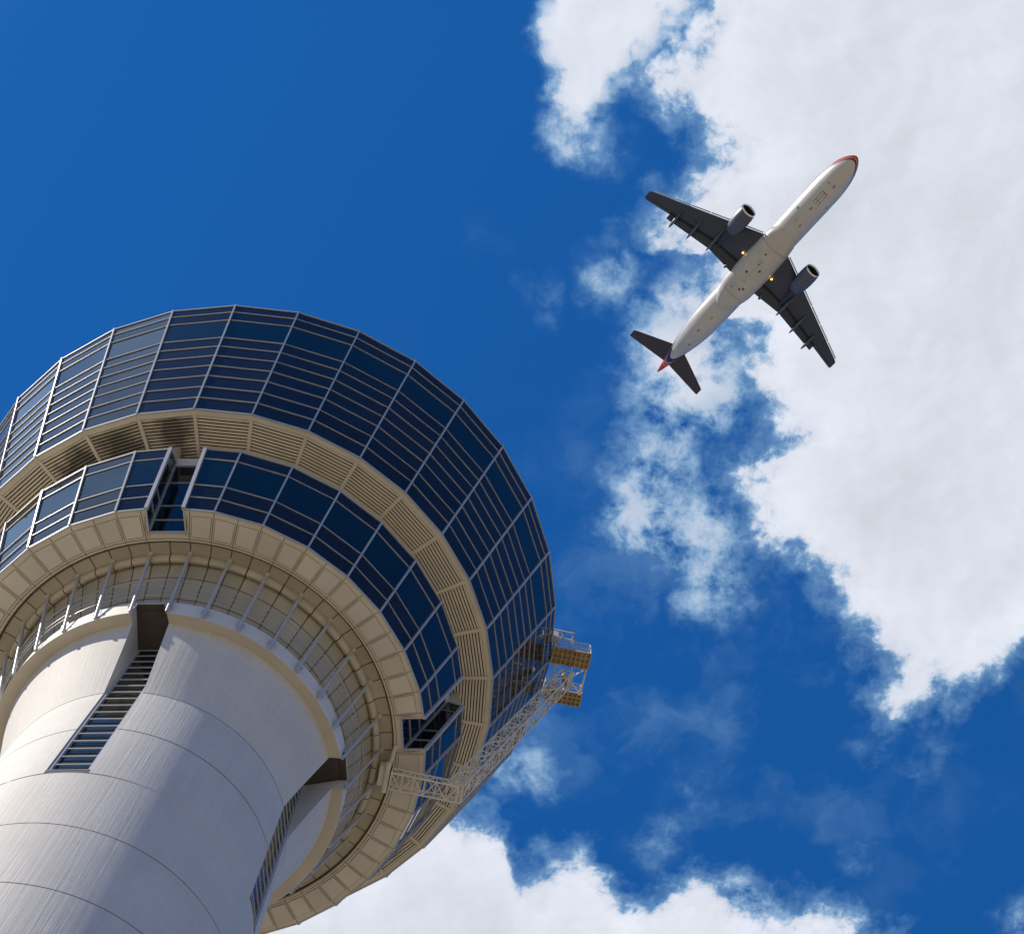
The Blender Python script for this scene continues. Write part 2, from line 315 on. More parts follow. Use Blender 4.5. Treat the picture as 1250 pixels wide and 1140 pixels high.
# upper flared part, split by the four slots
up = [(prof(HB), HB)]; z = HB
zs = sorted([HB + (3.64 - HB) * k / 26 for k in range(1, 27)] + [j + s_ for j in (3.12, 3.34) for s_ in (-g, -g * .6, g * .6, g)])
for z in zs:
    if z > 3.6401: continue
    r = prof(z)
    for j in (3.12, 3.34):
        if abs(z - j) < g * .7: r -= .0026
    up.append((r, z))
def alim(R, q, w):   # azimuth limits of quadrant q at radius R
    return az(GAPS[q]) + math.asin(w / R), az(GAPS[q]) + math.pi / 2 - math.asin(w / R)
NQ = 56
def ringpart(mb, prf, w, m, q, n=NQ):
    for k in range(n):
        for (r0, z0), (r1, z1) in zip(prf, prf[1:]):
            lo0, hi0 = alim(r0, q, w); lo1, hi1 = alim(r1, q, w); t0, t1 = k / n, (k + 1) / n
            mb.face([L(r0, lerp(lo0, hi0, t0), z0), L(r0, lerp(lo0, hi0, t1), z0), L(r1, lerp(lo1, hi1, t1), z1), L(r1, lerp(lo1, hi1, t0), z1)], M_joint if m is M_conc and 0 < z1 - z0 < .0025 else m)
XW = .325
for q in range(4):
    ringpart(mb, up, WS, M_conc, q)
    for sgn in (1, -1):         # reveal walls
        a = az(GAPS[q])
        for (r0, z0), (r1, z1) in zip(up, up[1:]):
            x0, x1 = math.sqrt(r0 * r0 - WS * WS), math.sqrt(r1 * r1 - WS * WS)
            mb.face([Lxy(XW, sgn * WS, a, z0), Lxy(x0, sgn * WS, a, z0), Lxy(x1, sgn * WS, a, z1), Lxy(XW, sgn * WS, a, z1)], M_conc)
    a = az(GAPS[q])             # sill ledge at slot foot
    x0 = math.sqrt(.341 ** 2 - WS * WS)
    mb.face([Lxy(XW, -WS, a, HB), Lxy(x0, -WS, a, HB), L(.341, a, HB), Lxy(x0, WS, a, HB), Lxy(XW, WS, a, HB)], M_conc)
shaft = mb.build('shaft', tower, smooth=8, weld=.0005)

# slot windows, slot ceilings
for q in range(4):
    a = az(GAPS[q]); n = Vector((math.cos(a), math.sin(a), 0))
    mb = MB(); hA, hB_ = HB + .012, 3.652; xg = XW + .003
    NB = 18
    for k in range(NB):
        z0, z1 = lerp(hA, hB_, k / NB), lerp(hA, hB_, (k + 1) / NB)
        j = [random.uniform(-.0004, .0004) for _ in range(4)]
        mb.face([Lxy(xg + j[0], -WS, a, z0), Lxy(xg + j[1], WS, a, z0), Lxy(xg + j[2], WS, a, z1), Lxy(xg + j[3], -WS, a, z1)], M_vision)
    w = mb.build('window', tower)
    fb_ = MB()
    for k in range(NB + 1):
        z = lerp(hA, hB_, k / NB); fb_.bar(Lxy(xg, -WS, a, z), Lxy(xg, WS, a, z), n, .03, .03, M_bars, .05)
    for s_ in (-1, 1): fb_.bar(Lxy(xg, s_ * (WS - .0035), a, HB), Lxy(xg, s_ * (WS - .0035), a, 3.652), n, .07, .09, M_metal)
    fb_.bar(Lxy(xg, -WS, a, HB + .006), Lxy(xg, WS, a, HB + .006), n, .12, .13, M_slotdark, .0)
    fb_.bar(Lxy(xg, -WS, a, HB + .0125), Lxy(xg, WS, a, HB + .0125), n, .03, .14, M_metal, .0)
    fb_.build('window_frame', w)
    mb = MB()
    mb.face([Lxy(XW, -WS, a, 3.655), Lxy(XW, WS, a, 3.655), Lxy(.425, WS, a, 3.690), Lxy(.425, -WS, a, 3.690)], M_slotdark)
    
    mb.bar(Lxy(.4325, -WS, a, 3.688), Lxy(.4325, WS, a, 3.688), (0, 0, 1), .20, .2, M_slotdark)
    mb.bar(Lxy(.4415, -WS, a, 3.696), Lxy(.4415, WS, a, 3.696), n, .2, .03, M_metal, 0)
    mb.build('slot_ceiling', tower)

# gallery: ledge underside, fascia, deck
mb = MB()
for q in range(4):
    ringpart(mb, [(.4098, 3.640), (.4135, 3.6385), (.436, 3.632), (.4395, 3.630)], WS, M_beige, q)
    ringpart(mb, [(.4395, 3.630), (.4403, 3.6302), (.4430, 3.706), (.4420, 3.708), (.40, 3.708)], WS, M_fascia, q)
    a = az(GAPS[q])
    for s_ in (-1, 1):
        pts = [(XW, 3.6385), (.405, 3.6385), (.4373, 3.6305), (.4405, 3.706), (XW, 3.706)]
        mb.face([Lxy(x, s_ * (WS + .0002), a, h) for x, h in pts], M_fascia)
mb.build('gallery', tower, smooth=25, weld=.0005)

# struts + brackets
for i in range(32):
    a = az(i + .5)
    b = L(.4455, a, 3.640); t = L(.511, a, 3.905); d = (t - b).normalized(); sd = Vector((-math.sin(a), math.cos(a), 0))
    mb = MB(); mb.tube([b - d * .12, b + d * .15, t - d * .25, t], .052, M_metal, 10)
    mb.tube([t - d * .05, t + d * .10], .075, M_beige, 10)
    st = mb.build('strut', tower, smooth=40)
    mb = MB()
    for s_ in (-1, 1):
        c0 = L(.4478, a, 3.652) + sd * s_ * .11
        mb.bar(c0, c0 + d * .18, sd, .035, .015, M_metal); mb.bar(c0 + d * .05, c0 + d * .05 - sd * s_ * .11, d, .02, .03, M_metal)
        mb.bar(c0 + d * .16, c0 + d * .16 - sd * s_ * .11, d, .02, .03, M_metal)
    mb.build('strut_bracket', st)
# railing
mb = MB()
for h, r in ((3.784, .021), (3.7585, .012), (3.7395, .012), (3.7215, .012)):
    R = .437 + .292 * (h - 3.65) - .002
    mb.tube([L(R, 2 * math.pi * k / 128, h) for k in range(129)], r, M_metal, 6)
mb.build('railing', tower, smooth=60)

# ------------------------------------------------------------ ceiling of the neck: cone, cove, ring
def revolve(mb, prf, m, n=192):
    for k in range(n):
        a0, a1 = 2 * math.pi * k / n, 2 * math.pi * (k + 1) / n
        for (r0, z0), (r1, z1) in zip(prf, prf[1:]): mb.face([L(r0, a0, z0), L(r0, a1, z0), L(r1, a1, z1), L(r1, a0, z1)], m)
def slab(mb, Ra, ha, Rb, hb, a0, a1, th, m, nseg=3):   # raised panel between two profile points, lifted towards the room side
    e = Vector((Rb - Ra, hb - ha)).normalized(); nn = Vector((e.y, -e.x)) * th / S
    def edge(R, h, a): return L(R, a, h)
    for k in range(nseg):
        p, q = lerp(a0, a1, k / nseg), lerp(a0, a1, (k + 1) / nseg)
        mb.face([L(Ra + nn.x, p, ha + nn.y), L(Ra + nn.x, q, ha + nn.y), L(Rb + nn.x, q, hb + nn.y), L(Rb + nn.x, p, hb + nn.y)], m)
        mb.face([L(Ra, p, ha), L(Ra, q, ha), L(Ra + nn.x, q, ha + nn.y), L(Ra + nn.x, p, ha + nn.y)], m)
        mb.face([L(Rb, p, hb), L(Rb, q, hb), L(Rb + nn.x, q, hb + nn.y), L(Rb + nn.x, p, hb + nn.y)], m)
    for p in (a0, a1):
        mb.face([L(Ra, p, ha), L(Rb, p, hb), L(Rb + nn.x, p, hb + nn.y), L(Ra + nn.x, p, ha + nn.y)], m)
mb = MB()
revolve(mb, [(.4122, 3.712), (.4895, 3.916)], M_seam2)
for k in range(64):
    a0, a1 = az(k / 2) + .0035, az(k / 2 + .5) - .0035
    rows = [.16, .36, .70, .955]
    for r0, r1 in zip(rows, rows[1:]):
        r0 += .008; r1 -= .008
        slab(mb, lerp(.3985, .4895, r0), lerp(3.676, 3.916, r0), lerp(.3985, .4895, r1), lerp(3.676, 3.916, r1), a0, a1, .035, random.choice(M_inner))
mb.build('neck_cladding', tower)
mb = MB()
cv = []
for k in range(9):
    q = math.pi * k / 8; cv.append((.4965 - .0115 * math.cos(q), 3.910 - .023 * math.sin(q)))
for k in range(64):
    a0, a1 = az(k / 2) + .0035, az(k / 2 + .5) - .0035
    for j in range(3):
        p, q = lerp(a0, a1, j / 3), lerp(a0, a1, (j + 1) / 3)
        for (r0, z0), (r1, z1) in zip(cv, cv[1:]): mb.face([L(r0, p, z0), L(r0, q, z0), L(r1, q, z1), L(r1, p, z1)], M_cove)
    for p in (a0, a1): mb.face([L(r, p, z) for r, z in cv], M_cove)
mb.build('cove', tower, smooth=50, weld=.0005)
mb = MB()
revolve(mb, [(.480, 3.912), (.5435, 3.912), (.5435, 3.925)], M_seam2)
for k in range(64):
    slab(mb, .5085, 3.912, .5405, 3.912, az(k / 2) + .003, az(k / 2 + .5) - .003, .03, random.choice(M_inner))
mb.build('ceiling_ring', tower)

# ------------------------------------------------------------ lower soffit
WG = .0465       # half width of recesses
XB, XT, hT = .570, .668, 4.266   # recess glass: foot and head
def poly_R(R, a):
    i = (a - AZ0) / STEP; f = (i - math.floor(i) - .5) * STEP
    return R * math.cos(STEP / 2) / math.cos(f)
def chord_cut(R, gidx, side):    # point where the glass chord meets the recess side plane; side +1 / -1 -> (x, t)
    t = WG / (R * math.sin(STEP)); return (lerp(R, R * math.cos(STEP), t), side * WG)
mb = MB(); Ri = .547; rim = .014
def outer(idx_):
    return poly_R(R4, az(idx_))
NS = 8
zb = h4
for q in range(4):
    ga, gb = az(GAPS[q]), az(GAPS[q] + 8)
    x, t = chord_cut(R4, 0, 1); aC = math.atan2(WG, x); RC = math.hypot(x, WG); aI = math.atan2(WG, XB); RI = math.hypot(XB, WG)
    seq = []     # (outer point, az for inner)
    seq.append((Lxy(XB, 0, ga, zb), ga)); seq.append((L(RI, ga + aI, zb), ga + aI)); seq.append((L(RC, ga + aC, zb), ga + aI))
    k = 1; N8 = 8 * NS
    for k in range(1, N8):
        aa = ga + 8 * STEP * k / N8
        if aa <= ga + aI + .004 or aa >= gb - aI - .004: continue
        seq.append((L(poly_R(R4, aa), aa, zb), aa))
    seq.append((L(RC, gb - aC, zb), gb - aI)); seq.append((L(RI, gb - aI, zb), gb - aI)); seq.append((Lxy(XB, 0, gb, zb), gb))
    for (o0, i0), (o1, i1) in zip(seq, seq[1:]):
        pts = [L(Ri, i0, zb), o0, o1] + ([L(Ri, i1, zb)] if abs(i1 - i0) > 1e-9 else [])
        mb.face(pts, M_beige)
        up_ = Vector((0, 0, .10)); mb.face([o0, o1, o1 + up_, o0 + up_], M_beige)
        if abs(i1 - i0) > 1e-9:
            mb.face([L(Ri, i0, zb), L(Ri, i1, zb), L(Ri - .002, i1, zb + .008), L(Ri - .002, i0, zb + .008)], M_beige)
            mb.face([L(Ri - .002, i0, zb + .008), L(Ri - .002, i1, zb + .008), L(Ri, i1, zb + .03), L(Ri, i0, zb + .03)], M_dark)
# inset panels
def panel_pt(r_fac, kidx, side_gap, r):  # not used for gaps
    pass
for k in range(64):
    i0, i1 = k / 2, k / 2 + .5; m_ = .0055
    lo_gap = (k // 2) % 8 == 4 and k % 2 == 0; hi_gap = (k // 2) % 8 == 3 and k % 2 == 1
    def corner(r_or, aside, outerp):
        if aside == 0:
            if lo_gap:
                ga = az(i0); R = r_or; return L(R if not outerp else R, ga + math.asin((WG + .006) / R), zb)
            aa = az(i0) + m_ / r_or
        else:
            if hi_gap:
                ga = az(i1); R = r_or; return L(R, ga - math.asin((WG + .006) / R), zb)
            aa = az(i1) - m_ / r_or
        return L(poly_R(r_or, aa) if outerp else r_or, aa, zb)
    def quad(rin, rout): return [corner(rin, 0, False), corner(rout, 0, True), corner(rout, 1, True), corner(rin, 1, False)]
    c = quad(.5610, .6175)
    dn = Vector((0, 0, -.035)); ctr = sum(c, Vector()) / 4
    lowc = [p + dn + (ctr - p) * .012 for p in c]
    pm = random.choice(M_panels); mb.face(lowc, pm)
    for j in range(4): mb.face([c[j], c[(j + 1) % 4], lowc[(j + 1) % 4], lowc[j]], M_panel)
    # dark seam strip around the panel
    c2 = [p + (p - ctr) * .05 + Vector((0, 0, -.004)) for p in c]; c3 = [p + (p - ctr) * .022 + Vector((0, 0, -.004)) for p in c]
    for j in range(4): mb.face([c2[j], c2[(j + 1) % 4], c3[(j + 1) % 4], c3[j]], M_seam)
    if not lo_gap:
        aa = az(i0); sd = Vector((-math.sin(aa), math.cos(aa), 0))
        p0, p1 = L(.5485, aa, zb), L(poly_R(R4, aa) - .004, aa, zb)
        if not lo_gap: mb.bar(p0, p1, (0, 0, -1), .02, .006, M_seam)
for r in (.5520,):
    for k in range(192):
        a0, a1 = 2 * math.pi * k / 192, 2 * math.pi * (k + 1) / 192
        mb.face([L(r, a0, zb - .0004), L(r, a1, zb - .0004), L(r + .0018, a1, zb - .0004), L(r + .0018, a0, zb - .0004)], M_seam)
mb.build('lower_soffit', tower)

# ------------------------------------------------------------ glazed bays
def glaze(bl, br, tl, tr, fr, big, names=('window', 'window_frame'), wt=.026, wm=.056, left=True, right=False, depth=.045, tilt=.006, kick=None):
    """bl.. corner points; fr fractions of the transoms; big: set of band numbers that are vision glass"""
    n = (br - bl).cross(tl - bl).normalized()
    c = (bl + br + tl + tr) / 4
    if n.dot(Vector((c.x, c.y, 0))) < 0 and kick is None: n = -n
    if kick is not None and n.dot(kick) < 0: n = -n
    mb = MB()
    for k, (f0, f1) in enumerate(zip(fr, fr[1:])):
        p = [bl.lerp(tl, f0), br.lerp(tr, f0), br.lerp(tr, f1), bl.lerp(tl, f1)]
        tx, ty = random.uniform(-tilt, tilt), random.uniform(-tilt, tilt)
        off = [tx + ty, -tx + ty, -tx - ty, tx - ty]
        p = [v + n * (o - .02) for v, o in zip(p, off)]
        mb.face(p, M_vision if k in big else M_spandrel)
    w = mb.build(names[0], tower)
    mb = MB()
    for k, f in enumerate(fr):
        ww = wt * (2.0 if k in (0, len(fr) - 1) else 1)
        mb.bar(bl.lerp(tl, f), br.lerp(tr, f), n, ww, .045, M_metal, -.03)
    if left: mb.bar(bl, tl, n, wm, depth + .035, M_metal, -.03)
    if right: mb.bar(br, tr, n, wm, depth + .035, M_metal, -.03)
    mb.build(names[1], w)
    return w
FU = [0, .10, .195, .296, .39, .484, .577, .664, .845, .93, 1]
for i in range(32):
    glaze(L(R2, az(i), h2), L(R2, az(i + 1), h2), L(R1, az(i), h1), L(R1, az(i + 1), h1), FU, {7})
FL = [0, .196, .396, .833, 1]
for i in range(32):
    if i % 8 in (3, 4):
        gi = i + 1 if i % 8 == 3 else i; ga = az(gi)
        if i % 8 == 3:
            xb, tb = chord_cut(R4, 0, -1); xt, tt = chord_cut(R3, 0, -1)
            bl, tl = L(R4, az(i), h4), L(R3, az(i), h3); br, tr = Lxy(xb, -WG, ga, h4), Lxy(xt, -WG, ga, h3)
            cb, ct = br, tr
        else:
            xb, tb = chord_cut(R4, 0, 1); xt, tt = chord_cut(R3, 0, 1)
            br, tr = L(R4, az(i + 1), h4), L(R3, az(i + 1), h3); bl, tl = Lxy(xb, WG, ga, h4), Lxy(xt, WG, ga, h3)
            cb, ct = bl, tl
        glaze(bl, br, tl, tr, FL, {2}, left=True, right=False)
        sg = -1 if i % 8 == 3 else 1
        # corner post and glazed return into the recess
        mb = MB(); out = Vector((math.cos(ga), math.sin(ga), -.26))
        mb.bar(cb, ct, out, .11, .11, M_metal, -.05); mb.build('corner_post', tower)
        inn = Vector((math.sin(ga), -math.cos(ga), 0)) * sg
        glaze(Lxy(XB, sg * WG, ga, h4), cb, Lxy(XT, sg * WG, ga, hT), ct, [0, .196, .396, .833, 1], {0, 1, 2, 3}, ('return_window', 'window_frame'), wt=.035, wm=.09, left=True, kick=inn, depth=.03)
        mb = MB()
        mb.face([ct, Lxy(XT, sg * WG, ga, hT), Lxy(XT + .01, sg * WG, ga, 4.3385), Lxy(.700, sg * WG, ga, 4.3385)], M_beige)
        mb.build('return_head', tower)
    else:
        glaze(L(R4, az(i), h4), L(R4, az(i + 1), h4), L(R3, az(i), h3), L(R3, az(i + 1), h3), FL, {2})
for gI in GAPS:
    ga = az(gI)
    glaze(Lxy(XB, -WG, ga, h4), Lxy(XB, WG, ga, h4), Lxy(XT, -WG, ga, hT), Lxy(XT, WG, ga, hT), [0, .165, .365, .70, .955], {0, 1, 2, 3}, ('recess_window', 'window_frame'), left=True, right=True, wm=.05, wt=.04)
    mb = MB(); n = Vector((math.cos(ga), math.sin(ga), -.2))
    p = [Lxy(XT - .0045, -WG, ga, hT - .017), Lxy(XT - .0045, WG, ga, hT - .017), Lxy(XT + .004, WG, ga, 4.300), Lxy(XT + .004, -WG, ga, 4.300)]
    mb.face([v + n * .03 for v in p], M_fascia)
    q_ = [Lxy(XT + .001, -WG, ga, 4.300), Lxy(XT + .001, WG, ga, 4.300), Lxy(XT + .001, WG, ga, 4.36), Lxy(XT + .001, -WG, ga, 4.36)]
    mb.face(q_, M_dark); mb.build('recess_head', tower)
# cap between lower glazing and the louvres
mb = MB()
for i in list(range(4, 32)) + [0, 1, 2, 3]:
    def e(R, h, side):
        if i % 8 == 3 and side == 1: x, t = chord_cut(R, 0, -1); return Lxy(x, -WG, az(i + 1), h)
        if i % 8 == 4 and side == 0: x, t = chord_cut(R, 0, 1); return Lxy(x, WG, az(i), h)
        return L(R, az(i + side), h)
    for (r0, z0), (r1, z1) in zip([(R3 - .001, h3 + .002), (.712, h3 + .010), (.700, 4.3385)], [(.712, h3 + .010), (.700, 4.3385), (.690, 4.3385)]):
        mb.face([e(r0, z0, 0), e(r0, z0, 1), e(r1, z1, 1), e(r1, z1, 0)], M_beige)
    if i % 8 == 3: mb.build('glazing_cap', tower); mb = MB()

# ------------------------------------------------------------ louvred soffit
for i in range(32):
    mb = MB(); NL = 14; RO, RI_ = .7835, .665
    a0, a1 = az(i), az(i + 1)
    for R0, Rr in ((R2 - .001, .7875),):     # flat border
        mb.face([L(R0, a0, h2 + .0005), L(R0, a1, h2 + .0005), L(Rr, a1, h2 + .0005), L(Rr, a0, h2 + .0005)], M_beige)
        mb.face([L(Rr, a0, h2 + .0005), L(Rr, a1, h2 + .0005), L(Rr, a1, h2 + .015), L(Rr, a0, h2 + .015)], M_beige)
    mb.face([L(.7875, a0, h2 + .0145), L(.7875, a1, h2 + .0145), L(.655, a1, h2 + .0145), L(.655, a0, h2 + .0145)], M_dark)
    for k in range(NL):
        R = lerp(RO, RI_, k / (NL - 1)); w = .0031
        pts = []
        for (dr, dz) in ((w, .001), (-w * .9, -.0000), (-w * 1.05, .0075), (w * .1, .0085)):
            pts.append((R + dr, h2 + dz))
        A = [L(r, a0, z) for r, z in pts]; B = [L(r, a1, z) for r, z in pts]
        for j in range(4): mb.face([A[j], B[j], B[(j + 1) % 4], A[(j + 1) % 4]], M_louvre)
    lv = mb.build('louvre_panel', tower)
    mb = MB(); mb.bar(L(.790, a0, h2), L(.655, a0, h2), (0, 0, -1), .11, .10, M_beige, -.06); mb.build('louvre_rib', lv)
# ------------------------------------------------------------ roof
mb = MB()
for i in range(32):
    a0, a1 = az(i), az(i + 1)
    for (r0, z0), (r1, z1) in zip([(1.0005, h1 + .004), (.985, h1 + .010), (.975, h1 - .03)], [(.985, h1 + .010), (.975, h1 - .03), (.3, h1 - .02)]):
        mb.face([L(r0, a0, z0), L(r0, a1, z0), L(r1, a1, z1), L(r1, a0, z1)], M_metal if r0 > .98 else M_roof)
mb.face([L(.3, az(i), h1 - .02) for i in range(32)], M_roof)
mb.build('roof', tower)

# ------------------------------------------------------------ maintenance crane
CA = R_(341.0)
crane = empty('maintenance_crane', (0, D, 0), 'cream lattice maintenance crane with two work baskets, reaching up outside the dark glass', 'crane')
def C(x, t, h): return Lxy(x, t, CA, h)
def truss(mb, A, B, half_w, half_h, nbay, r, updir, m, r_c=None):
    A, B = Vector(A), Vector(B); t = (B - A).normalized(); sd = Vector((-math.sin(CA), math.cos(CA), 0)); u = sd.cross(t).normalized()
    if u.dot(updir) < 0: u = -u
    cs = [(sx, sy) for sx in (-1, 1) for sy in (-1, 1)]
    pt = lambda f, c: A.lerp(B, f) + sd * half_w * c[0] + u * half_h * c[1]
    for c in cs: mb.tube([pt(0, c), pt(1, c)], r_c or r * 1.5, m, 6)
    sq = [(-1, -1), (1, -1), (1, 1), (-1, 1)]
    for k in range(nbay + 1):
        f = k / nbay
        for j in range(4): mb.tube([pt(f, sq[j]), pt(f, sq[(j + 1) % 4])], r, m, 5)
        if k < nbay:
            f2 = (k + 1) / nbay
            for j in range(4):
                a_, b_ = (sq[j], sq[(j + 1) % 4]) if k % 2 == 0 else (sq[(j + 1) % 4], sq[j])
                mb.tube([pt(f, a_), pt(f2, b_)], r, m, 5)
mb = MB(); truss(mb, C(.548, 0, 3.866), C(.735, 0, 3.856), .29, .19, 6, .022, Vector((0, 0, 1)), M_crane)
arm = mb.build('base_arm', crane, smooth=60)
mb = MB(); truss(mb, C(.725, 0, 3.850), C(1.060, 0, 4.965), .32, .26, 17, .022, Vector((1, 0, .3)), M_crane, .036)
mb.build('boom', crane, smooth=60)
mb = MB()
c_ = C(.53, 0, 3.885); sdv = Vector((-math.sin(CA), math.cos(CA), 0)); rad = Vector((math.cos(CA), math.sin(CA), 0))
mb.bar(C(.528, -.03, 3.874), C(.528, .03, 3.874), (0, 0, 1), .35, .30, M_crane); mb.tube([C(.535, -.045, 3.868), C(.535, .045, 3.868)], .09, M_crane, 10)
mb.tube([C(.545, -.09, 3.89), C(.540, -.05, 3.875), C(.536, -.02, 3.868)], .07, M_beige, 8)
mb.build('trolley', crane)
def basket(x0, x1, t0, t1, h):
    mb = MB(); fl = [C(x0, t0, h), C(x1, t0, h), C(x1, t1, h), C(x0, t1, h)]
    top = [p + Vector((0, 0, .05)) for p in fl]; mb.box8(fl + top, M_basket)
    nx, ny = 8, 3      # underside joists
    for k in range(nx + 1):
        x = lerp(x0, x1, k / nx); mb.bar(C(x, t0, h), C(x, t1, h), (0, 0, -1), .05, .09, M_joist)
    for k in range(ny + 1):
        t = lerp(t0, t1, k / ny); mb.bar(C(x0, t, h), C(x1, t, h), (0, 0, -1), .05, .07, M_joist, .0)
    b = mb.build('basket', crane)
    mb = MB()
    for hh in (.035, .065, .095):
        ps = [C(x0, t0, h + hh), C(x1, t0, h + hh), C(x1, t1, h + hh), C(x0, t1, h + hh), C(x0, t0, h + hh)]
        for p, q in zip(ps, ps[1:]): mb.tube([p, q], .028, M_metal, 6)
    for x, t in ((x0, t0), ((x0 + x1) / 2, t0), (x1, t0), (x1, t1), ((x0 + x1) / 2, t1), (x0, t1)): mb.tube([C(x, t, h), C(x, t, h + .095)], .026, M_metal, 6)
    for t in (t0, t1): mb.bar(C(x0, t, h + .006), C(x1, t, h + .006), sdv, .12, .02, M_metal)
    mb.build('basket_rail', b, smooth=60)
basket(.998, 1.130, -.088, -.030, 5.01)
basket(1.000, 1.130, .066, .114, 5.01)
mb = MB()
for t in (-.03, .066):
    pass
for x in (1.015, 1.075, 1.125):
    mb.tube([C(x, -.034, 5.008), C(x, .070, 5.008)], .04, M_crane, 6)
mb.tube([C(1.015, -.03, 5.008), C(1.125, .066, 5.008)], .03, M_crane, 6); mb.tube([C(1.125, -.03, 5.008), C(1.015, .066, 5.008)], .03, M_crane, 6)
mb.tube([C(1.06, 0.0, 4.965), C(1.075, .018, 5.008)], .12, M_crane, 8)
mb.tube([C(1.06, .018, 4.93), C(1.06, .018, 5.04)], .13, M_basket, 10)
mb.tube([C(1.12, -.03, 5.0), C(1.12, -.03, 4.955), C(1.12, .05, 4.955), C(1.12, .066, 5.0)], .025, M_crane, 6)
mb.build('cradle_frame', crane, smooth=60)
mb = MB()
for t in (-.112, -.086):
    mb.bar(C(.97, t, 5.115), C(1.068, t, 5.115), (0, 0, 1), .07, .12, M_metal)
for x in (1.0, 1.03, 1.065): mb.bar(C(x, -.112, 5.115), C(x, -.086, 5.115), (0, 0, 1), .08, .10, M_metal)
mb.bar(C(1.062, -.086, 5.12), C(1.062, -.062, 5.05), rad, .14, .10, M_crane); mb.bar(C(1.01, -.10, 5.115), C(1.01, -.075, 5.04), rad, .07, .07, M_metal)
mb.bar(C(.985, -.10, 5.05), C(.985, -.10, 5.125), rad, .3, .3, M_metal)
mb.build('roof_bracket', crane)

# ------------------------------------------------------------ airliner
PR = Matrix(((0.08527397, 0.98564628, 0.14570436), (-0.85751420, 0.14706566, -0.49299197), (-0.50734381, -0.08290418, 0.85774655)))
PC = Vector((33.76, 2.08, 210.465 + 1.7))
plane = empty('airliner', PC, 'white twin engine airliner with red and navy nose and tail bands seen from below', 'airplane')
plane.rotation_mode = 'QUATERNION'; plane.rotation_quaternion = PR.to_quaternion()
OX = 22.0
def X(x, y, z): return Vector((x + OX, y, z))
def fus_mat():
    m = mat('airliner_paint', (.47, .455, .42), .32, spec=.5, var=.06, vscale=.35, coat=.3)
    nt = m.node_tree; L_ = nt.links.new; N = nt.nodes.new; b = nt.nodes['Principled BSDF']; src = b.inputs['Base Color'].links[0].from_socket
    tc = N('ShaderNodeTexCoord'); sp = N('ShaderNodeSeparateXYZ'); L_(tc.outputs['Object'], sp.inputs[0])
    def lin(kx, kz, c):
        a = N('ShaderNodeMath'); a.operation = 'MULTIPLY_ADD'; a.inputs[1].default_value = kz; a.inputs[2].default_value = c; L_(sp.outputs[2], a.inputs[0])
        d = N('ShaderNodeMath'); d.operation = 'MULTIPLY_ADD'; d.inputs[1].default_value = kx; L_(sp.outputs[0], d.inputs[0]); L_(a.outputs[0], d.inputs[2]); return d.outputs[0]
    def absy(v, k):
        a = N('ShaderNodeMath'); a.operation = 'ABSOLUTE'; L_(sp.outputs[1], a.inputs[0])
        d = N('ShaderNodeMath'); d.operation = 'MULTIPLY_ADD'; d.inputs[1].default_value = k; L_(a.outputs[0], d.inputs[0]); L_(v, d.inputs[2]); return d.outputs[0]
    # nose bands: cut by a sloping plane; tail bands likewise
    out = src
    def gate(field, lo, hi):
        g1 = N('ShaderNodeMath'); g1.operation = 'GREATER_THAN'; g1.inputs[1].default_value = lo; L_(field, g1.inputs[0])
        g2 = N('ShaderNodeMath'); g2.operation = 'LESS_THAN'; g2.inputs[1].default_value = hi; L_(field, g2.inputs[0])
        g3 = N('ShaderNodeMath'); g3.operation = 'MULTIPLY'; L_(g1.outputs[0], g3.inputs[0]); L_(g2.outputs[0], g3.inputs[1]); return g3.outputs[0]
    def over(prev, g, col):
        mx_ = N('ShaderNodeMix'); mx_.data_type = 'RGBA'; L_(g, mx_.inputs[0]); L_(prev, mx_.inputs[6]); mx_.inputs[7].default_value = (*col, 1); return mx_.outputs[2]
    def both(a, c):
        g = N('ShaderNodeMath'); g.operation = 'MULTIPLY'; L_(a, g.inputs[0]); L_(c, g.inputs[1]); return g.outputs[0]
    navy, gold, red = (.010, .015, .09), (.50, .25, .06), (.52, .025, .008)
    fn = lin(.12, 1.0, -.12 * OX + 1.10); gn = gate(lin(1.0, -.4, -OX + 2.8), 0, 99)
    out = over(out, both(gate(fn, 0, .17), gate(lin(1, 0, -OX + 9), 0, 99)), navy)
    for lo, hi, c in ((.17, .27, gold), (.27, 9, red)): out = over(out, both(gate(fn, lo, hi), gn), c)
    ft = lin(0, 1.0, -.05); gt = gate(lin(-1.0, 0, OX - 36.5), 0, 99)
    out = over(out, both(gate(ft, 0, .30), gate(lin(-1, 0, OX - 31), 0, 99)), navy)
    for lo, hi, c in ((.30, .40, gold), (.40, .50, red), (.50, .58, gold), (.58, 99, red)): out = over(out, both(gate(ft, lo, hi), gt), c)
    L_(out, b.inputs['Base Color']); return m
M_fus = fus_mat()
M_belly = mat('airliner_belly_paint', (.455, .44, .40), .36, var=.09, vscale=.8, bump=.01, bscale=1.2)
M_wing = mat('shaded_wing_grey', (.026, .036, .062), .42, var=.15, vscale=.6)  # grey wing paint with the underside's shade put into the colour
M_wing2 = mat('shaded_flap_grey', (.020, .028, .050), .45, var=.15, vscale=.8)  # darkened like the wing, shade included in the colour
M_slat = mat('bare_slat_metal', (.5, .52, .55), .35, .5, var=.05)
M_nac = mat('nacelle_grey_paint', (.065, .08, .115), .35, var=.1, vscale=.8)
M_lip = mat('polished_inlet_lip', (.8, .8, .8), .2, 1)
M_black = mat('black_cavity', (.012, .012, .014), .8)
M_mark = mat('dark_marking', (.05, .05, .055), .6)
M_tailp = mat('tailplane_grey_paint', (.032, .030, .048), .45, var=.12)
M_lamp = mat('landing_lamp', (.9, .7, .4), .4, emit=((1, .5, .08), 4))
